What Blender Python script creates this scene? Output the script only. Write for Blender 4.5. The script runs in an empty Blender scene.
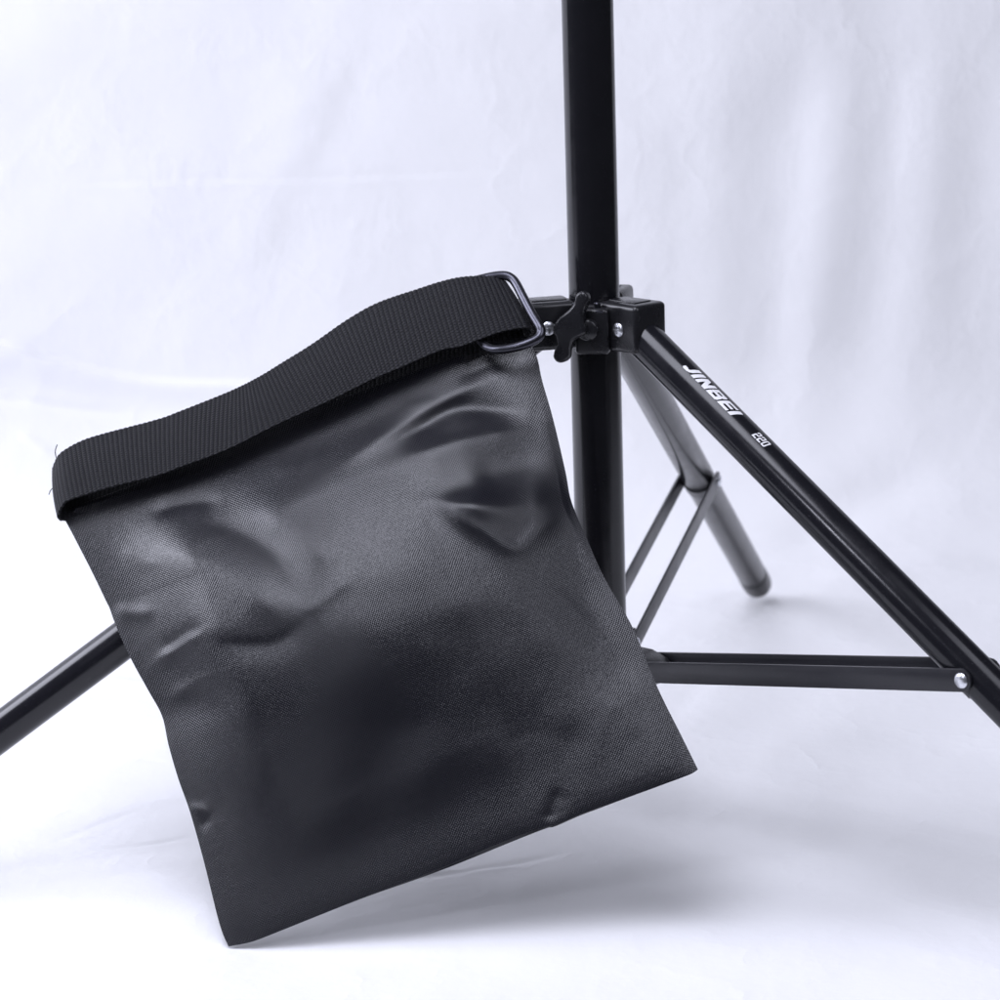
import bpy, bmesh, math, random
import numpy as np
from mathutils import Vector, Matrix

random.seed(4); np.random.seed(4)
scene = bpy.context.scene
COL = scene.collection
MM = 0.001
FLOOR = 318.5            # floor lies this many mm below the leg pivots

# ------------------------------------------------------------------ camera numbers (mm, pole axis = z, leg pivots at z = 0)
CAM = np.array([-61.495, -1647.15, 287.075])
PITCH, ROLL, FPX = 0.237259, -0.031934, 2724.84
PHI = -0.817237          # azimuth of the near right leg
SLOPE = 0.574605
T_RIVET, T_FOOT = 308.94, 563.28
Z_LOW = -215.04
R0, RPOLE, RLEG, R1 = 30.3, 15.5, 11.6, 33.6

_c, _s = math.cos(PITCH), math.sin(PITCH)
FWD = np.array([0, _c, -_s]); UP0 = np.array([0, _s, _c]); RT0 = np.array([1.0, 0, 0])
RT = math.cos(ROLL)*RT0 + math.sin(ROLL)*UP0
UP = -math.sin(ROLL)*RT0 + math.cos(ROLL)*UP0

def ray(px, py):
    px = np.asarray(px, float); py = np.asarray(py, float)
    d = FWD + ((px-500)/FPX)[..., None]*RT + ((500-py)/FPX)[..., None]*UP
    return d
def on_plane(px, py, p0, n):
    d = ray(px, py)
    k = ((p0-CAM)@n)/(d@n)
    return CAM + d*k[..., None]
def project(P):
    d = np.asarray(P)-CAM; z = d@FWD
    return 500+FPX*(d@RT)/z, 500-FPX*(d@UP)/z
def W(p):                 # mm -> metres, floor at z = 0
    return (p[0]*MM, p[1]*MM, (p[2]+FLOOR)*MM)

# ------------------------------------------------------------------ object helpers
def tag(o, label=None, cat=None, group=None, kind=None):
    if label: o['label'] = label
    if cat: o['category'] = cat
    if group: o['group'] = group
    if kind: o['kind'] = kind
    return o
def empty(name, loc):
    o = bpy.data.objects.new(name, None); COL.objects.link(o)
    o.location = loc; o.empty_display_size = .05
    return o
def set_parent(o, parent):
    o.parent = parent
    if parent:
        m = parent.matrix_basis.copy(); q = parent
        while q.parent: m = q.parent.matrix_basis @ q.matrix_parent_inverse @ m; q = q.parent
        o.matrix_parent_inverse = m.inverted()
def link(name, me, mats, parent=None):
    o = bpy.data.objects.new(name, me)
    for m in (mats if isinstance(mats, (list, tuple)) else [mats]): me.materials.append(m)
    COL.objects.link(o); set_parent(o, parent)
    return o
def obj(name, bm, mat, parent=None, smooth=35):
    me = bpy.data.meshes.new(name)
    bmesh.ops.recalc_face_normals(bm, faces=bm.faces[:])
    for v in bm.verts: v.co = W(v.co)
    bm.to_mesh(me); bm.free()
    for p in me.polygons: p.use_smooth = True
    if smooth < 180:
        me.set_sharp_from_angle(angle=math.radians(smooth))
    return link(name, me, mat, parent)
def grid_mesh(name, P, UV, faces_mask=None, closed=False):
    """P (n,m,3) mm -> mesh; UV (n,m,2)"""
    n, m = P.shape[:2]
    V = P.reshape(-1, 3)*MM; V = V + np.array([0, 0, FLOOR*MM])
    i = np.arange(n-1)[:, None]*m + np.arange(m-1)[None, :]
    F = np.stack([i, i+1, i+m+1, i+m], -1).reshape(-1, 4)
    me = bpy.data.meshes.new(name)
    me.vertices.add(len(V)); me.vertices.foreach_set('co', V.ravel().astype(np.float32))
    me.loops.add(F.size); me.loops.foreach_set('vertex_index', F.ravel().astype(np.int32))
    me.polygons.add(len(F)); me.polygons.foreach_set('loop_start', np.arange(0, F.size, 4, dtype=np.int32))
    me.polygons.foreach_set('loop_total', np.full(len(F), 4, np.int32))
    me.polygons.foreach_set('use_smooth', np.ones(len(F), bool))
    me.update()
    uv = me.uv_layers.new(name='UVMap')
    uv.data.foreach_set('uv', UV.reshape(-1, 2)[F.ravel()].ravel().astype(np.float32))
    me.validate()
    return me

def basis(axis, hint=(0, 0, 1)):
    w = Vector(axis).normalized(); h = Vector(hint)
    if abs(w.dot(h.normalized())) > .98: h = Vector((1, 0, 0))
    u = h.cross(w).normalized(); v = w.cross(u)
    return u, v, w
def add_rev(bm, o, axis, prof, seg=48, hint=(0, 0, 1)):
    """surface of revolution: prof = [(r, h)...] along axis from o; capped when r = 0 is not given"""
    u, v, w = basis(axis, hint); o = Vector(o); rings = []
    for r, h in prof:
        if r < 1e-6: rings.append([bm.verts.new(o+w*h)]); continue
        rings.append([bm.verts.new(o+w*h+(u*math.cos(2*math.pi*k/seg)+v*math.sin(2*math.pi*k/seg))*r) for k in range(seg)])
    for a, b in zip(rings, rings[1:]):
        for k in range(seg):
            k2 = (k+1) % seg
            if len(a) == 1: bm.faces.new((a[0], b[k], b[k2]))
            elif len(b) == 1: bm.faces.new((a[k], b[0], a[k2]))
            else: bm.faces.new((a[k], b[k], b[k2], a[k2]))
    if len(rings[0]) > 1: bm.faces.new(rings[0][::-1])
    if len(rings[-1]) > 1: bm.faces.new(rings[-1])
def add_prism(bm, pts3, thick, nrm, bevel=0, seg=2):
    """closed outline of 3D points extruded by vector nrm*thick (centred)"""
    n = Vector(nrm).normalized()
    a = [bm.verts.new(Vector(p)-n*thick/2) for p in pts3]
    b = [bm.verts.new(Vector(p)+n*thick/2) for p in pts3]
    N = len(a); fs = [bm.faces.new(a[::-1]), bm.faces.new(b)]
    for k in range(N): fs.append(bm.faces.new((a[k], a[(k+1) % N], b[(k+1) % N], b[k])))
    if bevel:
        bm.normal_update()
        es = set(e for f in fs[:2] for e in f.edges)
        bmesh.ops.bevel(bm, geom=list(es), offset=bevel, segments=seg, profile=.5, affect='EDGES')
def add_box(bm, c, ux, uy, uz, sx, sy, sz, bevel=0, seg=3):
    c = Vector(c); ux, uy, uz = Vector(ux), Vector(uy), Vector(uz)
    vs = [bm.verts.new(c+ux*sx*i/2+uy*sy*j/2+uz*sz*k/2) for i in (-1, 1) for j in (-1, 1) for k in (-1, 1)]
    q = [(0, 1, 3, 2), (4, 6, 7, 5), (0, 4, 5, 1), (2, 3, 7, 6), (0, 2, 6, 4), (1, 5, 7, 3)]
    fs = [bm.faces.new([vs[i] for i in f]) for f in q]
    if bevel:
        bmesh.ops.bevel(bm, geom=list(set(e for f in fs for e in f.edges)), offset=bevel, segments=seg, profile=.5, affect='EDGES')
def smooth_path(pts, n, closed=False):
    P = np.array(pts, float); N = len(P); out = []
    M = N if closed else N-1
    for i in range(M):
        if closed: p0, p1, p2, p3 = P[(i-1) % N], P[i], P[(i+1) % N], P[(i+2) % N]
        else: p0, p1, p2, p3 = P[max(i-1, 0)], P[i], P[i+1], P[min(i+2, N-1)]
        for k in range(n):
            t = k/n
            out.append(.5*((2*p1)+(-p0+p2)*t+(2*p0-5*p1+4*p2-p3)*t*t+(-p0+3*p1-3*p2+p3)*t**3))
    if not closed: out.append(P[-1])
    return np.array(out)
def resample(pts, n):
    P = np.array(pts, float); d = np.r_[0, np.cumsum(np.linalg.norm(np.diff(P, axis=0), axis=1))]
    t = np.linspace(0, d[-1], n)
    return np.stack([np.interp(t, d, P[:, k]) for k in range(P.shape[1])], -1)
def add_tube(bm, path, r, seg=14, closed=False):
    P = [Vector(p) for p in path]; N = len(P); rings = []
    prev = None
    for i in range(N):
        t = (P[(i+1) % N]-P[i-1]) if closed else (P[min(i+1, N-1)]-P[max(i-1, 0)])
        t.normalize()
        if prev is None: u = t.orthogonal().normalized()
        else: u = (prev - t*prev.dot(t)).normalized()
        prev = u; v = t.cross(u)
        rr = r[i] if hasattr(r, '__len__') else r
        rings.append([bm.verts.new(P[i]+(u*math.cos(2*math.pi*k/seg)+v*math.sin(2*math.pi*k/seg))*rr) for k in range(seg)])
    for i in range(N if closed else N-1):
        a, b = rings[i], rings[(i+1) % N]
        off = 0
        if closed and i == N-1:
            off = min(range(seg), key=lambda q: (a[0].co-b[q].co).length)
        for k in range(seg): bm.faces.new((a[k], a[(k+1) % seg], b[(k+1+off) % seg], b[(k+off) % seg]))
    if not closed: bm.faces.new(rings[0][::-1]); bm.faces.new(rings[-1])

# ------------------------------------------------------------------ materials
def mat(name, base, rough, metal=0.0, spec=.5):
    m = bpy.data.materials.new(name); m.use_nodes = True
    b = m.node_tree.nodes['Principled BSDF']
    b.inputs['Base Color'].default_value = (*base, 1); b.inputs['Roughness'].default_value = rough
    b.inputs['Metallic'].default_value = metal; b.inputs['Specular IOR Level'].default_value = spec
    return m, m.node_tree, b
class NT:
    def __init__(s, nt): s.nt = nt
    def n(s, t, **kw):
        x = s.nt.nodes.new(t)
        for k, v in kw.items():
            setattr(x, k, v)
        return x
    def l(s, a, b): s.nt.links.new(a, b)
    def val(s, x, sock):
        if hasattr(x, 'is_linked') or hasattr(x, 'node'): s.l(x, sock)
        else: sock.default_value = x
    def math(s, op, a, b=0.0, c=None):
        x = s.n('ShaderNodeMath', operation=op)
        s.val(a, x.inputs[0]); s.val(b, x.inputs[1])
        if c is not None: s.val(c, x.inputs[2])
        return x.outputs[0]
    def noise(s, vec, scale, detail=3, rough=.5):
        x = s.n('ShaderNodeTexNoise'); x.inputs['Scale'].default_value = scale
        x.inputs['Detail'].default_value = detail; x.inputs['Roughness'].default_value = rough
        s.l(vec, x.inputs['Vector']); return x.outputs['Fac']
    def ramp(s, fac, lo, hi, a=0.0, b=1.0):
        x = s.n('ShaderNodeMapRange'); x.clamp = True
        s.l(fac, x.inputs[0])
        for i, v in zip((1, 2, 3, 4), (lo, hi, a, b)): x.inputs[i].default_value = v
        return x.outputs[0]
    def bump(s, h, dist, strength=1.0, normal=None):
        x = s.n('ShaderNodeBump'); x.inputs['Distance'].default_value = dist; x.inputs['Strength'].default_value = strength
        s.l(h, x.inputs['Height'])
        if normal is not None: s.l(normal, x.inputs['Normal'])
        return x.outputs['Normal']

def paint(name, base, r0, r1, grain=900, bump=.00002, coat=0.0):
    m, nt, b = mat(name, base, .3); q = NT(nt)
    co = q.n('ShaderNodeTexCoord').outputs['Object']
    f = q.noise(co, 60, 4, .6)
    q.l(q.ramp(f, .3, .75, r0, r1), b.inputs['Roughness'])
    if bump:
        g = q.noise(co, grain, 2, .5)
        q.l(q.bump(g, bump), b.inputs['Normal'])
    dust = q.ramp(q.noise(co, 2200, 1, .4), .745, .79, 0, 1)
    mix = q.n('ShaderNodeMix', data_type='RGBA'); q.l(dust, mix.inputs['Factor'])
    mix.inputs[6].default_value = (*base, 1); mix.inputs[7].default_value = (.10, .10, .11, 1)
    q.l(mix.outputs[2], b.inputs['Base Color'])
    b.inputs['Coat Weight'].default_value = coat; b.inputs['Coat Roughness'].default_value = .15
    return m
M_TUBE = paint('black_painted_tube', (.007, .007, .009), .15, .24, 900, 0)
M_LEG = paint('black_painted_leg', (.009, .009, .012), .16, .26, 900, 0)
M_BAR = paint('black_painted_bar', (.014, .014, .018), .30, .40, 900, 0)
M_PLAST = paint('black_moulded_plastic', (.010, .010, .012), .24, .34, 1500, .000006)
M_RUBBER = paint('black_rubber', (.014, .014, .016), .5, .62, 1500, .00004)
M_ZINC = paint('zinc_plated_steel', (.75, .76, .80), .25, .38, 900, 0); M_ZINC.node_tree.nodes['Principled BSDF'].inputs['Metallic'].default_value = 1
M_GUN = paint('gunmetal_wire', (.075, .075, .09), .28, .38, 900, 0); M_GUN.node_tree.nodes['Principled BSDF'].inputs['Metallic'].default_value = 1
M_LEG.node_tree.nodes['Principled BSDF'].inputs['Specular IOR Level'].default_value = .42
M_PRINT = paint('white_print', (.78, .78, .80), .5, .6)

def fabric_nylon():
    m, nt, b = mat('black_oxford_nylon', (.017, .017, .021), .5); q = NT(nt)
    uv = q.n('ShaderNodeUVMap').outputs[0]; sp = q.n('ShaderNodeSeparateXYZ'); q.l(uv, sp.inputs[0])
    co = q.n('ShaderNodeTexCoord').outputs['Object']
    # UV is in millimetres of cloth; threads about 0.85 mm
    wob = q.math('MULTIPLY', q.math('SUBTRACT', q.noise(co, 140, 3, .6), .5), 1.0)
    P = 1.7
    u = q.math('MULTIPLY', q.math('ADD', sp.outputs[0], wob), 2*math.pi/P)
    v = q.math('MULTIPLY', q.math('ADD', sp.outputs[1], wob), 2*math.pi/P)
    w = q.math('MULTIPLY', q.math('SINE', u), q.math('SINE', v))       # checkerboard of over and under
    w = q.math('ADD', q.math('MULTIPLY', w, .5), .5)
    irr = q.noise(co, 900, 2, .6)
    h = q.math('MULTIPLY_ADD', irr, .9, w)
    fine = q.bump(h, .00012, 1.0)
    cr = q.noise(co, 40, 3, .5)
    nrm = q.bump(cr, .0015, .12, fine)
    q.l(nrm, b.inputs['Normal'])
    q.l(q.ramp(w, .0, 1., .38, .245), b.inputs['Roughness'])
    mix = q.n('ShaderNodeMix', data_type='RGBA'); q.l(w, mix.inputs['Factor'])
    mix.inputs[6].default_value = (.001, .001, .0018, 1); mix.inputs[7].default_value = (.0065, .0065, .0125, 1)  # raised threads paler: their glints are put into the base colour too
    q.l(mix.outputs[2], b.inputs['Base Color'])
    b.inputs['Specular IOR Level'].default_value = .58
    b.inputs['Specular IOR Level'].default_value = .58
    return m
def fabric_web():
    m, nt, b = mat('black_nylon_webbing', (.013, .013, .016), .55); q = NT(nt)
    uv = q.n('ShaderNodeUVMap').outputs[0]; sp = q.n('ShaderNodeSeparateXYZ'); q.l(uv, sp.inputs[0])
    co = q.n('ShaderNodeTexCoord').outputs['Object']
    u = q.math('MULTIPLY', sp.outputs[0], math.pi/2.9)
    row = q.math('FLOOR', q.math('DIVIDE', sp.outputs[0], 2.9))
    v = q.math('ADD', q.math('MULTIPLY', sp.outputs[1], 2*math.pi/1.45), q.math('MULTIPLY', row, math.pi))
    rib = q.math('ABSOLUTE', q.math('SINE', u))
    dots = q.math('MULTIPLY_ADD', q.math('SINE', v), .5, .5)
    h = q.math('MULTIPLY', rib, q.math('MULTIPLY_ADD', dots, .75, .25))
    h2 = q.math('MULTIPLY_ADD', q.noise(co, 1400, 2, .6), .9, h)
    q.l(q.bump(h2, .0004, 1.0), b.inputs['Normal'])
    mix = q.n('ShaderNodeMix', data_type='RGBA'); q.l(h, mix.inputs['Factor'])
    mix.inputs[6].default_value = (.0015, .0015, .0022, 1); mix.inputs[7].default_value = (.010, .010, .015, 1)
    q.l(mix.outputs[2], b.inputs['Base Color'])
    b.inputs['Specular IOR Level'].default_value = .24
    b.inputs['Sheen Weight'].default_value = .04
    return m
def fabric_white():
    m, nt, b = mat('white_cotton_sheet', (.80, .80, .81), .8, 0, .25); q = NT(nt)
    co = q.n('ShaderNodeTexCoord').outputs['Object']
    wr = q.noise(co, 22, 5, .6); fine = q.noise(co, 160, 3, .6)
    mp = q.n('ShaderNodeMapping'); q.l(co, mp.inputs[0]); mp.inputs['Scale'].default_value = (1, .25, .25)
    st = q.noise(mp.outputs[0], 70, 3, .6)
    rn = q.noise(co, 9, 4, .55); rg = q.math('POWER', q.math('SUBTRACT', 1.0, q.math('ABSOLUTE', q.math('MULTIPLY_ADD', rn, 2.0, -1.0))), 6.0)
    h = q.math('ADD', q.math('MULTIPLY', wr, .55), q.math('ADD', q.math('MULTIPLY', fine, .14), q.math('MULTIPLY', st, .08)))
    h = q.math('ADD', h, q.math('MULTIPLY', rg, .35))
    q.l(q.bump(h, .004, .38), b.inputs['Normal'])
    b.inputs['Sheen Weight'].default_value = .05
    return m
M_NYLON, M_WEB, M_SHEET = fabric_nylon(), fabric_web(), fabric_white()

# ================================================================== the white sheet (floor sweeping up into a backdrop)
Y_BEND, R_BEND = 560.0, 170.0
def sweep_point(s):
    """arc length s from the bend start -> (y, z above floor); s<0 is the floor"""
    s = np.asarray(s, float); a = np.clip(s/R_BEND, 0, math.radians(86))
    S1 = R_BEND*math.radians(86); e = np.maximum(s-S1, 0)
    y = Y_BEND+np.minimum(s, 0)+R_BEND*np.sin(a)+e*math.cos(math.radians(86))
    z = R_BEND*(1-np.cos(a))+e*math.sin(math.radians(86))
    return y, z, a
_S = np.linspace(-1100, 1500, 5201); _SY, _SZ, _ = sweep_point(_S)
def sheet_coord(px, py):
    """which point of the sheet shows at a pixel: (x, s)"""
    d = ray(np.array([px]), np.array([py]))[0]
    h = (_SY-CAM[1])/d[1]; zz = CAM[2]+h*d[2]+FLOOR
    f = zz-_SZ; i = np.where((f[:-1] > 0) & (f[1:] <= 0))[0]
    i = i[0] if len(i) else 0
    t = f[i]/(f[i]-f[i+1]+1e-12); s = _S[i]+t*(_S[i+1]-_S[i])
    return CAM[0]+d[0]*(h[i]+t*(h[i+1]-h[i])), s
def seg_field(X, Y, pts, A, wl, wr=None, taper=.25, sharp=False):
    """ridge (A>0) or valley (A<0) along a polyline; wl / wr widths left and right of travel"""
    wr = wl if wr is None else wr
    P = smooth_path(pts, 8); L = np.r_[0, np.cumsum(np.linalg.norm(np.diff(P, axis=0), axis=1))]
    best = np.full(X.shape, 1e9); sd = np.zeros(X.shape); al = np.zeros(X.shape)
    for k in range(len(P)-1):
        a, b = P[k], P[k+1]; d = b-a; l = np.hypot(*d)
        if l < 1e-9: continue
        d = d/l; t = np.clip((X-a[0])*d[0]+(Y-a[1])*d[1], 0, l)
        ex, ey = X-(a[0]+t*d[0]), Y-(a[1]+t*d[1]); q = np.hypot(ex, ey)
        m = q < best; best = np.where(m, q, best); sd = np.where(m, d[0]*ey-d[1]*ex, sd); al = np.where(m, (L[k]+t)/L[-1], al)
    g = al*al*(3-2*al)
    wl = wl[0]+(wl[1]-wl[0])*g if isinstance(wl, tuple) else wl
    wr = wr[0]+(wr[1]-wr[0])*g if isinstance(wr, tuple) else wr
    w = wl+(wr-wl)*(.5+.5*np.tanh(sd/(.45*np.minimum(wl, wr))))
    tp = np.clip(np.minimum(al, 1-al)/taper, 0, 1); tp = tp*tp*(3-2*tp)
    if sharp: return A*np.exp(-((np.sqrt(best**2+2.2)-1.48)/w)**1.45)*(.12+.88*tp)
    return A*np.exp(-(best/w)**2)*(.12+.88*tp)

def axis_grid(lo, f0, f1, hi, fine, coarse):
    return np.r_[np.arange(lo, f0, coarse), np.arange(f0, f1, fine), np.arange(f1, hi+coarse, coarse)]
gx = axis_grid(-2900, -560, 440, 1250, 3.5, 22)
gs = axis_grid(-1060, -880, 560, 1400, 2.2, 22)
GS, GX = np.meshgrid(gs, gx, indexing='ij')
H = np.zeros_like(GX)
def cl(pts): return [sheet_coord(*p) for p in pts]
# soft hanging folds of the backdrop, right of the pole
vis = lambda a: a
upw = np.clip((GS-60)/260, 0, 1); upw = upw*upw*(3-2*upw)
folds = [([(800, 0), (790, 150), (775, 330), (770, 480)], -7, 26, 20),
         ([(845, 0), (838, 150), (815, 300), (795, 430)], 6, 24, 22),
         ([(900, 0), (890, 160), (870, 300), (845, 460)], -9, 30, 24),
         ([(935, 0), (930, 200), (915, 360)], 5, 25, 25),
         ([(985, 0), (980, 250), (965, 420)], -8, 32, 28),
         ([(715, 0), (712, 200), (700, 400)], 4, 30, 22),
         ([(690, 60), (680, 300), (672, 420)], -3, 18, 22),
         ([(340, 20), (300, 120), (255, 230), (225, 340)], 4, 30, 22),
         ([(395, 0), (350, 110), (300, 220)], -3, 18, 26),
         ([(120, 0), (95, 150), (70, 280)], 3, 40, 40)]
for pts, A, wl, wr in folds: H += seg_field(GX, GS, cl(pts), A*.40, wl*1.2, wr*1.2, .3)
# pressed fold line across, and the drawn ridge and creases at the left
H += seg_field(GX, GS, cl([(20, 186), (180, 180), (330, 178), (470, 172), (555, 168)]), -.5, 4, 4, .2)
H += seg_field(GX, GS, cl([(20, 190), (180, 184), (330, 182), (470, 176), (555, 172)]), 0.4, 4, 6, .2)
H += seg_field(GX, GS, cl([(-150, 325), (0, 345), (50, 361), (110, 376), (170, 384), (260, 386), (330, 388)]), 5.6, 17, 3.2, .12)
H += seg_field(GX, GS, cl([(-60, 372), (0, 387), (35, 402), (80, 410), (140, 414)]), -1.6, 4, 4, .3)
H += seg_field(GX, GS, cl([(-60, 392), (0, 399), (35, 404)]), -1.3, 4, 4, .3)
H += seg_field(GX, GS, cl([(18, 430), (36, 444), (56, 458)]), 1.6, 4, 4, .3)
for y0, y1, A in [(618, 628, -2.2), (634, 638, 2.2), (652, 660, -2.6), (672, 682, 3.2), (688, 696, -2.0), (560, 556, -1.5), (600, 596, 1.2)]:
    H += seg_field(GX, GS, cl([(-80, y0), (40, y0+3), (110, y1), (190, y1+5)]), A*1.5, 9, 9, .35)
# long shallow folds on the floor
for pts, A, w in [([(40, 845), (90, 826), (150, 803)], -.9, 3), ([(90, 850), (150, 843), (205, 832)], -1.0, 3.5), ([(70, 765), (130, 758), (180, 768)], -.7, 4),
                  ([(380, 880), (440, 874), (520, 862), (570, 852)], -1.4, 3), ([(400, 872), (470, 870), (540, 866)], 1.1, 4),
                  ([(560, 660), (640, 640), (720, 600), (790, 560)], 2.2, 26), ([(480, 900), (640, 865), (800, 830)], 1.8, 22),
                  ([(600, 930), (760, 880), (940, 860)], -2.0, 26), ([(700, 760), (830, 745), (980, 770)], 2.0, 24),
                  ([(770, 560), (860, 500), (960, 470)], -5, 26), ([(800, 590), (900, 570), (1000, 560)], 4, 30),
                  ([(250, 985), (420, 962), (600, 955)], 1.4, 14), ([(740, 640), (690, 690), (660, 740)], -1.2, 12)]:
    H += seg_field(GX, GS, cl(pts), A, w, w, .3)
rs = np.random.RandomState(11)
for k in range(34):           # irregular soft undulation everywhere
    a = rs.uniform(0, math.pi); L = rs.uniform(70, 330); ph = rs.uniform(0, 6.28)
    H += (L/330)**1.2*.42*np.sin((GX*math.cos(a)+GS*math.sin(a))*2*math.pi/L+ph+.9*np.sin(GX/170+k)+.7*np.sin(GS/140+k*2))
# keep the sheet flat on the floor where things stand on it
H = np.where(GS < 0, np.clip(H, -2.5, 7)*.8, H)
for (fx, fy, R) in [(147.5, 481, 45)]:
    dd = np.hypot(GX-fx, (GS+Y_BEND)-fy); H *= np.clip((dd/R-.3), 0, 1)
yy, zz, aa = sweep_point(GS)
P = np.stack([GX, yy-np.sin(aa)*H, zz+np.cos(aa)*H-FLOOR], -1)
Hfloor_min = 0
me = grid_mesh('backdrop_sheet', P, np.stack([GX, GS], -1))
sheet = link('backdrop_sheet', me, M_SHEET)
tag(sheet, 'white cotton sheet spread on the floor and hung up behind as a rumpled backdrop', 'backdrop', kind='structure')

# ================================================================== the light stand
def dvec(k):
    a = PHI+k*2*math.pi/3
    return Vector((math.cos(a), math.sin(a), 0)), Vector((-math.sin(a), math.cos(a), 0))
Z = Vector((0, 0, 1))
stand = tag(empty('light_stand', W((0, 0, -FLOOR))),
            'black three legged light stand with a folding brace on each leg, standing behind the bag', 'light stand')
bm = bmesh.new()
add_rev(bm, (0, 0, -238), Z, [(13, 0), (15.5, 1.5), (15.5, 900), (14, 901)], 64)
obj('pole', bm, M_TUBE, stand)

# upper collar: ring, three arms that hold the legs
bm = bmesh.new()
add_rev(bm, (0, 0, -14.5), Z, [(15.7, 0), (20.0, 0), (21.5, 1.5), (21.5, 24), (20, 26.5), (19, 27), (15.7, 27)], 64)
for k in range(3):
    d, n = dvec(k)
    add_box(bm, d*31.5+Z*.3, d, n, Z, 33, 27, 29.5, 3.2, 4)
    add_box(bm, d*30+Z*15.2, d, n, Z, 22, 14, 1.2, .5, 2)
collar = obj('leg_collar', bm, M_PLAST, stand, 40)
def add_dome(bm, o, ax, r, h, skirt=.6):
    add_rev(bm, o, ax, [(r, -1.0), (r, skirt), (r*.9, skirt+h*.4), (r*.66, skirt+h*.75), (r*.35, skirt+h*.95), (0, skirt+h)], 28)
for k in range(3):
    d, n = dvec(k)
    for sg in (-1, 1):
        bm = bmesh.new(); o = d*33.0+n*sg*13.5+Z*-.5
        add_dome(bm, o, n*sg, 4.3, 1.2)
        # cross recess ribs of the screw head
        add_box(bm, o+n*sg*1.75, d, Z, n, 5.0, 1.0, .5, .15, 1); add_box(bm, o+n*sg*1.8, Z, d, n, 5.0, 1.0, .5, .15, 1)
        obj('screw', bm, M_ZINC, collar)

# wing knob on the collar, with its boss
KA = math.radians(-100)
kd = Vector((math.cos(KA), math.sin(KA), 0)); kn = Vector((-math.sin(KA), math.cos(KA), 0))
bm = bmesh.new()
add_box(bm, kd*22+kn*2+Z*-2, kd, kn, Z, 16, 21, 28, 2.5, 3)
obj('clamp_boss', bm, M_PLAST, collar)
knob_px = [(579, 293), (584, 291), (588, 293.5), (589.5, 299), (588, 305), (585.5, 311), (585, 318), (586.5, 327), (586, 333), (581, 336.5), (575.5, 339.5), (572.5, 344),
           (571, 350), (570, 357), (566.5, 361), (561.5, 362.5), (557, 360.5), (554.8, 356), (556, 350), (558.5, 344), (557.5, 338), (554.5, 332), (555, 325.5),
           (558.5, 319.5), (565, 314), (571, 309), (575.5, 303), (577, 297)]
knob_px = smooth_path(knob_px, 4, True)
kc = kd*37
nk = np.array((kd*1.0+Vector((-.28, 0, .06))).normalized())
kp = on_plane(knob_px[:, 0], knob_px[:, 1], np.array(kc), nk)
bm = bmesh.new()
add_prism(bm, [tuple(p) for p in kp], 7.0, nk, 1.9, 4)
add_rev(bm, kd*28, kd, [(6.5, 0), (6.5, 6), (5.5, 7)], 28)
knob = obj('wing_knob', bm, M_PLAST, collar, 60)
bm = bmesh.new()
o = kd*28.5+kn*1+Z*10.5
for q in (-1, 1): add_box(bm, o+kn*(q*7-1), kn, kd, Z, 5, 3, 1.6, .7, 2)
add_rev(bm, kd*24+Z*12.2+kn*5, Z, [(2.2, 0), (2.2, 2.4), (1.6, 3)], 18); add_rev(bm, kd*24+Z*12.2-kn*8, Z, [(2.2, 0), (2.2, 2.4), (1.6, 3)], 18)
obj('clamp_bolt', bm, M_GUN, collar)

# lower collar with a lug for each pair of braces
bm = bmesh.new()
add_rev(bm, (0, 0, Z_LOW-14), Z, [(15.7, 0), (20.5, 0), (22, 1.5), (22, 26), (20.5, 28), (15.7, 28)], 56)
for k in range(3):
    d, n = dvec(k)
    out = [(16, 9), (34, 9.5), (46, 6.5), (53, 1), (53, -4), (47, -8.5), (34, -10), (16, -10)]
    add_prism(bm, [tuple(d*a+Z*(Z_LOW+b)) for a, b in out], 21.5, n, 1.2, 2)
low = obj('lower_collar', bm, M_PLAST, stand, 40)

# lettering outlines: units of letter height, slanted later
LET = {
 'J': [[(.42, 1), (.72, 1), (.72, .28), (.60, .08), (.42, 0), (.12, 0), (0, .08), (-.02, .30), (.26, .30), (.28, .24), (.36, .24), (.42, .30)]],
 'I': [[(0, 0), (.30, 0), (.30, 1), (0, 1)]],
 'N': [[(0, 0), (.27, 0), (.27, .56), (.60, 0), (.90, 0), (.90, 1), (.63, 1), (.63, .46), (.30, 1), (0, 1)]],
 'B': [[(0, 0), (.82, 0), (.92, .10), (.92, .42), (.84, .53), (.92, .63), (.92, .88), (.82, 1), (0, 1), (0, .62), (.27, .62), (.27, .79), (.64, .79), (.64, .64), (.0, .60), (0, .42), (.0, .40), (.27, .40), (.64, .40), (.64, .21), (.27, .21), (.27, .38), (0, .38)]],
 'E': [[(0, 0), (.86, 0), (.86, .22), (.28, .22), (.28, .40), (.82, .40), (.82, .61), (.28, .61), (.28, .78), (.86, .78), (.86, 1), (0, 1)]],
 '2': [[(0, 0), (.60, 0), (.60, .16), (.20, .16), (.20, .42), (.52, .42), (.60, .50), (.60, .92), (.52, 1), (.08, 1), (0, .92), (0, .70), (.18, .70), (.18, .85), (.42, .85), (.42, .57), (.08, .57), (0, .49)]],
 '0': [[(.08, 0), (.52, 0), (.60, .08), (.60, .92), (.52, 1), (.08, 1), (0, .92), (0, .08), (.08, 0), (.18, .15), (.18, .85), (.42, .85), (.42, .15), (.18, .15)]],
}
ADV = {'J': .84, 'I': .42, 'N': 1.02, 'B': 1.04, 'E': .98, '2': .72, '0': .72}
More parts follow.
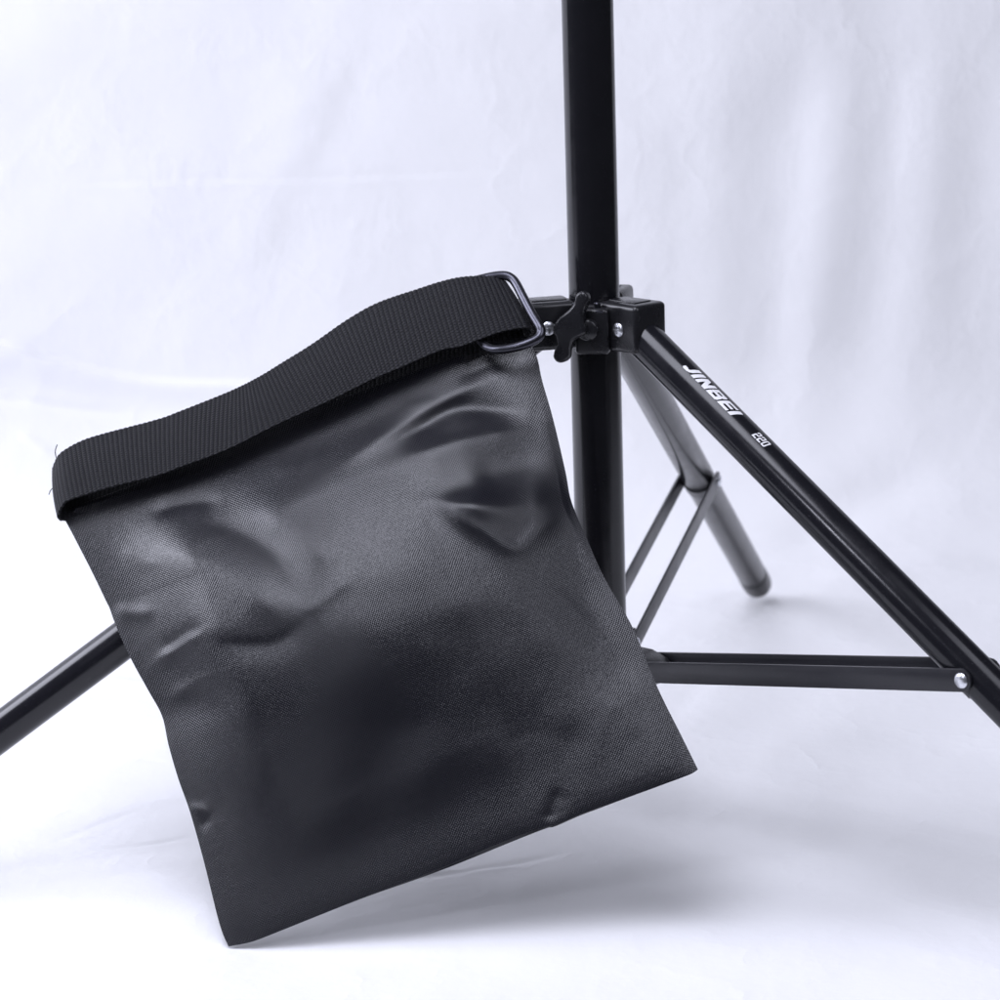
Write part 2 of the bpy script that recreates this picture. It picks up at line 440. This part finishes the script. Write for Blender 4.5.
def text_on_leg(word, s0, L, d, n, dirv, ang0, hgt, mirror_axis, slant, parent, name):
    """print a word along a leg: s0 start along the leg, letters stand around the tube"""
    nat = sum(ADV[c] for c in word); kx = L/nat; bm = bmesh.new(); x = 0
    for c in word:
        for poly in LET[c]:
            pts = resample(poly+[poly[0]], 121)[:-1]
            tris = bmesh.new(); vs = [tris.verts.new((p[0], p[1], 0)) for p in poly]
            es = [tris.edges.new((vs[i], vs[(i+1) % len(vs)])) for i in range(len(vs))]
            bmesh.ops.triangle_fill(tris, edges=es, use_beauty=True)
            bmesh.ops.subdivide_edges(tris, edges=tris.edges[:], cuts=3, use_grid_fill=True)
            mp = {}
            for v in tris.verts:
                lx = (x+v.co.x+slant*(v.co.y-.5))*kx; a = ang0+v.co.y*hgt/RLEG
                rad = n_at(a, d, n, dirv)
                mp[v] = bm.verts.new(Vector(d*R0)+dirv*(s0+lx)+rad*(RLEG+.12))
            for f in tris.faces:
                try: bm.faces.new([mp[v] for v in f.verts])
                except ValueError: pass
            tris.free()
        x += ADV[c]
    return obj(name, bm, M_PRINT, parent, 180)
def n_at(a, d, n, dirv):
    """unit vector round a leg: a = 0 faces the near side (-n), growing towards the top"""
    topv = dirv.cross(n); 
    if topv.z < 0: topv = -topv
    return -n*math.cos(a)+topv*math.sin(a)

legs = []
for k in range(3):
    d, n = dvec(k)
    dirv = (d*math.cos(SLOPE)-Z*math.sin(SLOPE)).normalized()
    bm = bmesh.new()
    add_rev(bm, d*R0+dirv*-8, dirv, [(9, 0), (RLEG, 2), (RLEG, T_FOOT-22), (RLEG-.2, T_FOOT-21.7)], 56)
    leg = obj('leg', bm, M_LEG, stand)
    legs.append(leg)
    bm = bmesh.new()
    e = d*R0+dirv*(T_FOOT-31)
    add_rev(bm, e, dirv, [(RLEG+.1, 0), (RLEG+.2, .4), (RLEG+.2, 23), (RLEG-.1, 26.5), (RLEG-1.2, 29.5), (RLEG-4, 32), (3, 33), (0, 33.3)], 48)
    obj('rubber_foot', bm, M_PLAST, leg, 60)
    # two flat braces, one each side of the leg
    a0 = d*R1+Z*Z_LOW; b0 = d*R0+dirv*T_RIVET
    ax = (b0-a0).normalized(); vv = n.cross(ax).normalized()
    if vv.z < 0: vv = -vv
    Lb = (b0-a0).length; hw = 6.6
    out = []
    for q in range(9):
        t = math.pi/2+math.pi*q/8; out.append((hw*math.cos(t)*.95, hw*math.sin(t)))
    out2 = [(Lb-x*1.0, -y) for x, y in out]
    full = out+out2
    for sg in (-1, 1):
        off = n*sg*(RLEG+1.5)
        bm = bmesh.new()
        add_prism(bm, [tuple(a0+off+ax*x+vv*y) for x, y in full], 1.8, n, .35, 2)
        bar = obj('brace', bm, M_BAR, stand, 40)
        for o, rr in ((b0, 4.4), (a0, 3.6)):
            bm = bmesh.new(); add_dome(bm, o+off+n*sg*.9, n*sg, rr, 1.5, .5); obj('rivet', bm, M_ZINC, bar)
    # saddle clip that holds the rivet on the leg
    bm = bmesh.new()
    topv = dirv.cross(n); topv = topv if topv.z > 0 else -topv
    rings = []
    for q in range(25):
        t = math.pi*q/24; rad = n*math.cos(t)+topv*math.sin(t)*-1
        row = []
        for r_, s_ in ((RLEG+.15, -6.5), (RLEG+.75, -6.2), (RLEG+.75, 6.2), (RLEG+.15, 6.5)):
            row.append(bm.verts.new(d*R0+dirv*(T_RIVET+s_)+rad*r_))
        rings.append(row)
    for a, b in zip(rings, rings[1:]):
        for i in range(4): bm.faces.new((a[i], a[(i+1) % 4], b[(i+1) % 4], b[i]))
    bm.faces.new(rings[0]); bm.faces.new(rings[-1][::-1])
    obj('saddle_clip', bm, M_BAR, leg, 40)
    if k == 0:
        leg['label'] = 'leg with white printed lettering'
        text_on_leg('JINBEI', 51.5, 46.5, d, n, dirv, math.radians(59), 7.4, 1, .36, leg, 'lettering')
        text_on_leg('220', 114.0, 11.6, d, n, dirv, math.radians(62), 5.6, 1, .15, leg, 'lettering')

# ================================================================== the sandbag
C0 = on_plane(np.array([229.]), np.array([945.]), np.array([0, 0, -FLOOR+2.0]), np.array([0, 0, 1.]))[0]     # corner on the floor
d2, n2 = dvec(2); dir2 = (d2*math.cos(SLOPE)-Z*math.sin(SLOPE)).normalized()
best = min((abs(project(np.array(d2*R0+dir2*t))[0]-150), t) for t in np.arange(100, 500, 1.0))[1]
C1 = np.array(d2*R0+dir2*best)+np.array([0, -20., 9.])               # in front of the left leg
C2 = on_plane(np.array([545.]), np.array([345.]), np.array([0, -34., 0]), np.array([0, -1., 0]))[0]          # in front of the collar arm
BN = np.cross(C1-C0, C2-C0); BN /= np.linalg.norm(BN)
if BN[1] > 0: BN = -BN
def bagpt(px, py, h=0.0):
    """point of the bag's middle plane under a drawn point, raised h mm towards the front"""
    d = ray(px, py); k = ((C0-CAM)@BN+np.asarray(h, float))/(d@BN)
    return CAM+d*k[..., None]
bag = tag(empty('sandbag', W(C0)),
          'flat black nylon sandbag with a webbing strap, tilted on one corner against the light stand', 'sandbag')
left = [(58, 512), (66, 522), (90, 568), (106, 601), (109.5, 608), (116, 626), (131, 659), (148, 690), (162, 716), (168.5, 745), (178, 778), (190, 812), (204, 862), (219.5, 924), (228.5, 946.5)]
bottom = [(228.5, 946.5), (245, 943.5), (260, 939), (300, 923), (360, 899), (425, 874.5), (500, 843), (545, 826.5), (556, 824.2), (594, 809), (640, 793), (666, 783.5), (690, 774.5), (698, 769.5)]
right = [(528, 338), (537, 357), (542, 380), (551, 411), (558.5, 441), (566, 474), (571.6, 502), (587, 539), (603, 575), (626, 615), (636, 635), (658, 688.5), (680, 733), (698, 769.5)]
top = [(58, 512), (92, 500), (140, 482), (200, 458), (260, 431), (320, 405), (380, 384), (440, 362), (490, 346), (528, 338)]
NS, NT_ = 380, 360
def dense(p): return resample(smooth_path(p, 6), 800)
def at(p, t):
    return np.stack([np.interp(t, np.linspace(0, 1, len(p)), p[:, k]) for k in (0, 1)], -1)
s_ = np.linspace(0, 1, NS); t_ = np.linspace(0, 1, NT_)
Tt, Bt, Lt, Rt = at(dense(top), s_), at(dense(bottom), s_), at(dense(left), t_), at(dense(right), t_)
TT, SS = np.meshgrid(t_, s_, indexing='ij')
PX = ((1-TT)[..., None]*Tt[None]+TT[..., None]*Bt[None]+(1-SS)[..., None]*Lt[:, None]+SS[..., None]*Rt[:, None]
      - (1-SS)[..., None]*(1-TT)[..., None]*Tt[0]-SS[..., None]*(1-TT)[..., None]*Tt[-1]-(1-SS)[..., None]*TT[..., None]*Bt[0]-SS[..., None]*TT[..., None]*Bt[-1])
X, Y = PX[..., 0], PX[..., 1]
ed = np.minimum(np.minimum(SS, 1-SS)*290, np.minimum(TT*1.2+.02, 1-TT)*270)
es, et = np.minimum(SS, 1-SS)*290, np.minimum(TT*1.1+.03, 1-TT)*270
puff = (1-np.exp(-es/10.0))*(1-np.exp(-et/10.0))
e1 = np.clip(es/60, 0, 1); e2 = np.clip(et/60, 0, 1); edge = (e1*e1*(3-2*e1))*(e2*e2*(3-2*e2))
h = 3.0*puff
h += 35*np.exp(-((TT-.40)/.33)**2-((SS-.42)/.46)**2)*edge           # broad belly of the upper half
h += 2*np.exp(-((TT-.78)/.18)**2-((SS-.40)/.40)**2)*edge
F = [ # (points, height mm, width before, width after) in drawn coordinates
 ([(432, 501), (480, 507), (520, 508), (575, 502)], 9.5, (8, 44), (14, 52)),
 ([(440, 508), (478, 529), (516, 548), (540, 528), (570, 502)], 1.8, (7, 10), (7, 12)),
 ([(392, 464), (440, 448), (490, 437), (540, 430)], 3.0, 10, 20),
 ([(385, 446), (420, 428), (460, 409), (532, 414)], -3.4, 12, 11),
 ([(330, 470), (390, 432), (450, 396), (505, 372)], 3.0, 14, 10),
 ([(452, 382), (490, 364), (528, 356)], -2.0, 9, 9),
 ([(470, 482), (510, 468), (552, 462)], -1.5, 16, 16),
 ([(148, 514), (180, 505), (225, 500)], -2.2, 9, 8),
 ([(190, 519), (240, 530), (275, 552), (300, 588), (304, 612)], -3.8, 20, 15),
 ([(150, 545), (215, 568), (262, 600), (290, 628)], 3.8, 26, 24),
 ([(255, 505), (300, 535), (340, 570)], 2.2, 22, 16),
 ([(200, 642), (240, 646), (280, 642), (316, 612)], -2.0, 9, 20),
 ([(302, 617), (325, 598), (354, 576)], .9, 6, 8),
 ([(156, 652), (178, 640), (204, 622)], -1.0, 7, 4),
 ([(154, 664), (178, 647), (205, 630)], 1.3, 4, 7),
 ([(168, 700), (190, 686), (220, 672)], .8, 6, 8),
 ([(112, 606), (130, 612), (158, 612)], .9, 6, 8),
 ([(176, 815), (190, 808), (206, 812), (212, 824)], .9, 4, 5),
 ([(195, 830), (205, 822), (214, 806)], -.7, 5, 5),
 ([(330, 600), (400, 640), (470, 650)], .7, 34, 28),
 ([(300, 705), (380, 725), (470, 720)], -.7, 34, 34),
 ([(420, 615), (500, 605), (600, 645)], 1.2, 36, 34),
 ([(490, 748), (540, 732), (600, 748)], -1.4, 30, 30),
 ([(560, 560), (600, 620), (640, 700)], -2.0, 16, 30),
 ([(546, 826), (553, 808), (562, 786)], -.9, 6, 9),
 ([(230, 760), (300, 800), (330, 860)], .8, 40, 40),
 # small soft creases
 ([(530, 590), (560, 596), (596, 640)], .35, 6, 10),
 ([(270, 470), (300, 466), (338, 448)], .5, 6, 10),
 ([(120, 545), (140, 560), (166, 566)], .4, 5, 8),
 ([(600, 700), (622, 712), (640, 742)], .4, 6, 10),
 ([(398, 412), (420, 404), (446, 402)], .4, 5, 8),
]
for pts, A, wl, wr in F: h += seg_field(X, Y, pts, A, wl, wr, .3, True)*np.clip(ed/5, 0, 1)
rs = np.random.RandomState(5)
for k in range(26):
    a = rs.uniform(0, math.pi); L = rs.uniform(40, 200); ph = rs.uniform(0, 6.28)
    h += edge*(L/120)**1.6*.09*np.sin((X*math.cos(a)+Y*math.sin(a))*2*math.pi/L+ph+1.2*np.sin(X/60+k)+1.1*np.sin(Y/55+2*k))
# hem: a stitched flat border along the bottom and the two sides
hem = np.exp(-((ed-6.5)/1.1)**2)*np.where(TT > .1, 1, 0)
h -= .03*hem
hb = np.minimum(-1.2*puff-3.0*edge*np.exp(-((TT-.5)/.35)**2), h-1.6*puff)
Pf = bagpt(X, Y, h+.6); Pb = bagpt(X, Y+3.6*np.exp(-((SS-.56)/.17)**2)*np.clip((TT-.9)/.1, 0, 1)**2, hb-.6)
# both faces of the bag as one closed skin: front grid, rim, back grid
rim_f = Pf; rows = [Pb[:, ::-1]]
UVf = np.stack([SS*292, TT*272], -1)
full = np.concatenate([Pb[:, ::-1][:, :-1][:, :], ], 1)
A_ = np.concatenate([Pf, Pb[:, ::-1]], 1); U_ = np.concatenate([UVf, UVf[:, ::-1]], 1)
A_ = np.concatenate([A_, A_[:, :1]], 1); U_ = np.concatenate([U_, U_[:, :1]], 1)
me = grid_mesh('fabric_body', A_, U_)
b2 = bmesh.new(); b2.from_mesh(me)
bmesh.ops.remove_doubles(b2, verts=b2.verts[:], dist=1e-6)
b2.edges.ensure_lookup_table()
bmesh.ops.holes_fill(b2, edges=[e for e in b2.edges if e.is_boundary], sides=0)
bmesh.ops.recalc_face_normals(b2, faces=b2.faces[:])
b2.to_mesh(me); b2.free()
for p in me.polygons: p.use_smooth = True
me.set_sharp_from_angle(angle=math.radians(60))
body = link('fabric_body', me, M_NYLON, bag)

# ---- webbing strap: front run, turn at the left end, back run along the bag's top edge
fu = [(500, 291), (505, 287), (504.5, 282), (495, 277.4), (479, 276.6), (459.5, 278), (440, 282.5), (420, 289), (379, 303), (348, 320), (312, 345), (283, 363), (259, 377.6), (230, 392),
      (180, 412), (158, 420), (105, 434), (83, 441), (66, 450)]
fl = [(527, 338), (532, 333.5), (530.5, 329.6), (519, 328.6), (498.5, 333), (479, 340), (459.5, 347), (440, 351), (398, 369), (372, 380), (338, 397), (308, 411), (276, 425.6), (228, 449.6),
      (180, 467.6), (160, 475), (112, 487), (92, 493), (74, 498.5)]
fh = [0, 4, 8, 10, 12, 13, 13.5, 14, 15, 15.5, 16, 16, 16, 15.5, 15, 14.5, 14, 13.5, 13]
tu = [(58.5, 457), (53.5, 470), (57, 474), (66, 474)]
tl = [(65, 503), (59, 514.5), (61, 520), (70, 519)]
th = [11.5, 7.0, 3.5, 1.5]
bu = [(92, 462), (140, 446), (200, 424), (260, 402), (320, 372), (380, 345), (440, 318), (480, 302), (509, 296)]
bl = [(92, 510.5), (140, 493), (200, 469), (260, 443), (320, 424), (380, 401), (440, 376), (485, 355), (528, 344.5)]
bh = [2.5, 3, 3.5, 3.5, 3.5, 3.2, 3, 2.5, 1]
U3 = bagpt(*np.array(fu+tu+bu).T, np.array(fh+th+bh, float)); L3 = bagpt(*np.array(fl+tl+bl).T, np.array(fh+th+bh, float)+np.array([1]*2+[2.5]*(len(fh)-2)+[2, 1, .5, 0]+[-.6]*9))
U3 = smooth_path(U3, 12); L3 = smooth_path(L3, 12)
mid = (U3+L3)/2; dl = np.r_[0, np.cumsum(np.linalg.norm(np.diff(mid, axis=0), axis=1))]
n_l = int(dl[-1]/.5); q = np.linspace(0, dl[-1], n_l)
U3 = np.stack([np.interp(q, dl, U3[:, k]) for k in range(3)], -1); L3 = np.stack([np.interp(q, dl, L3[:, k]) for k in range(3)], -1)
nv = 25; vv_ = np.linspace(0, 1, nv)
S = U3[:, None]*(1-vv_)[None, :, None]+L3[:, None]*vv_[None, :, None]
tg = np.gradient((U3+L3)/2, axis=0); cr = L3-U3
nrm = np.cross(tg, cr); nrm /= np.linalg.norm(nrm, axis=1, keepdims=True)+1e-9
if nrm[n_l//4]@BN < 0: nrm = -nrm
bow = 1.0*np.sin(vv_*math.pi)
rib = .17*np.abs(np.sin(q*math.pi/2.9))
wid = np.linalg.norm(cr, axis=1)
OUT = S+nrm[:, None]*(.9+bow[None, :]+rib[:, None])[..., None]
IN = S+nrm[:, None]*(-.6+bow[None, :])[..., None]
# rounded selvedges with the ribs showing at the edge
scal = .35*np.abs(np.sin(q*math.pi/2.9))
cu = cr/wid[:, None]
OUT[:, 0] -= cu*(scal[:, None]-.2); OUT[:, -1] += cu*(scal[:, None]-.2)
UVo = np.stack([np.repeat(q[:, None], nv, 1), vv_[None]*wid.mean()*np.ones((n_l, 1))], -1)
A_ = np.concatenate([OUT, IN[:, ::-1], OUT[:, :1]], 1); U_ = np.concatenate([UVo, UVo[:, ::-1], UVo[:, :1]], 1)
me = grid_mesh('carrying_strap', A_, U_)
b2 = bmesh.new(); b2.from_mesh(me); bmesh.ops.remove_doubles(b2, verts=b2.verts[:], dist=1e-7)
bmesh.ops.holes_fill(b2, edges=[e for e in b2.edges if e.is_boundary], sides=0)
bmesh.ops.recalc_face_normals(b2, faces=b2.faces[:]); b2.to_mesh(me); b2.free()
for p in me.polygons: p.use_smooth = True
me.set_sharp_from_angle(angle=math.radians(70))
strap = link('carrying_strap', me, M_WEB, bag)
# frayed threads at the turn
for pts in ([(57, 460), (55.2, 452), (57.2, 444.5)], [(54, 487), (50.5, 490.5), (49, 494.5)]):
    p = smooth_path(bagpt(*np.array(pts, float).T, np.array([7., 7.5, 8.])), 5)
    bm = bmesh.new(); add_tube(bm, p, .3, 8); obj('loose_thread', bm, M_WEB, strap)

# ---- rectangular wire ring at the strap's right end
ring_px = [(470, 283, 6), (488, 277.5, 7), (503, 275.5, 9), (511, 278, 10), (516.5, 284.5, 11), (523, 297, 13), (532, 314, 15), (539.5, 326.5, 17), (541, 332, 17), (538.5, 337.5, 17),
           (531, 342, 16.5), (518, 346.5, 16), (503, 349.3, 14), (491, 349, 11), (482, 343, 9), (474, 325, 8), (465, 305, 7), (463, 292, 6)]
rp = np.array(ring_px, float)
rp3 = smooth_path(bagpt(rp[:, 0], rp[:, 1], rp[:, 2]+1.0), 6, True)
bm = bmesh.new(); add_tube(bm, rp3, 2.85, 20, True); obj('wire_ring', bm, M_GUN, bag, 180)

# ================================================================== light, world, camera
def area(name, loc, target, size, power, col, sy=None):
    L = bpy.data.lights.new(name, 'AREA'); L.energy = power; L.color = col; L.size = size
    if sy: L.shape = 'RECTANGLE'; L.size_y = sy
    o = bpy.data.objects.new(name, L); COL.objects.link(o); o.location = loc
    o.rotation_euler = (Vector(target)-Vector(loc)).to_track_quat('-Z', 'Y').to_euler()
    return o
LC = (.848, .864, 1.0)
area('softbox_left', (-2.15, 0.12, 1.35), (-.20, .45, .15), 1.25, 46, LC)
area('softbox_overhead', (-0.42, -0.55, 1.65), (0.0, .05, 0), .95, 21, LC)
area('added_fill_light', (0.95, -1.05, 1.30), (.12, -.30, 0), .9, 8, LC)  # added lamp without a known source, lightens the floor shadow by the bag
area('lamp_front_left', (-1.35, -1.9, 1.45), (-.2, .1, .1), .22, 6, LC)
w = bpy.data.worlds.new('World'); scene.world = w; w.use_nodes = True
bg = w.node_tree.nodes['Background']; bg.inputs[0].default_value = (.80, .84, 1.0, 1); bg.inputs[1].default_value = .05

cam = bpy.data.cameras.new('camera'); co = bpy.data.objects.new('camera', cam); COL.objects.link(co)
cam.sensor_width = 36; cam.sensor_fit = 'HORIZONTAL'; cam.lens = FPX/1000*36
cam.clip_start = .05; cam.clip_end = 50
m = Matrix(((RT[0], UP[0], -FWD[0]), (RT[1], UP[1], -FWD[1]), (RT[2], UP[2], -FWD[2])))
co.matrix_world = Matrix.Translation(W(CAM)) @ m.to_4x4()
cam.dof.use_dof = True; cam.dof.focus_distance = 1.575; cam.dof.aperture_fstop = 11.0
scene.camera = co
scene.view_settings.view_transform = 'Standard'; scene.view_settings.look = 'None'
scene.view_settings.exposure = 0.11; scene.view_settings.gamma = 1.0; scene.view_settings.use_curve_mapping = False
scene.cycles.max_bounces = 8; scene.cycles.use_denoising = True
print('bag plane', C0, C1, C2, BN)
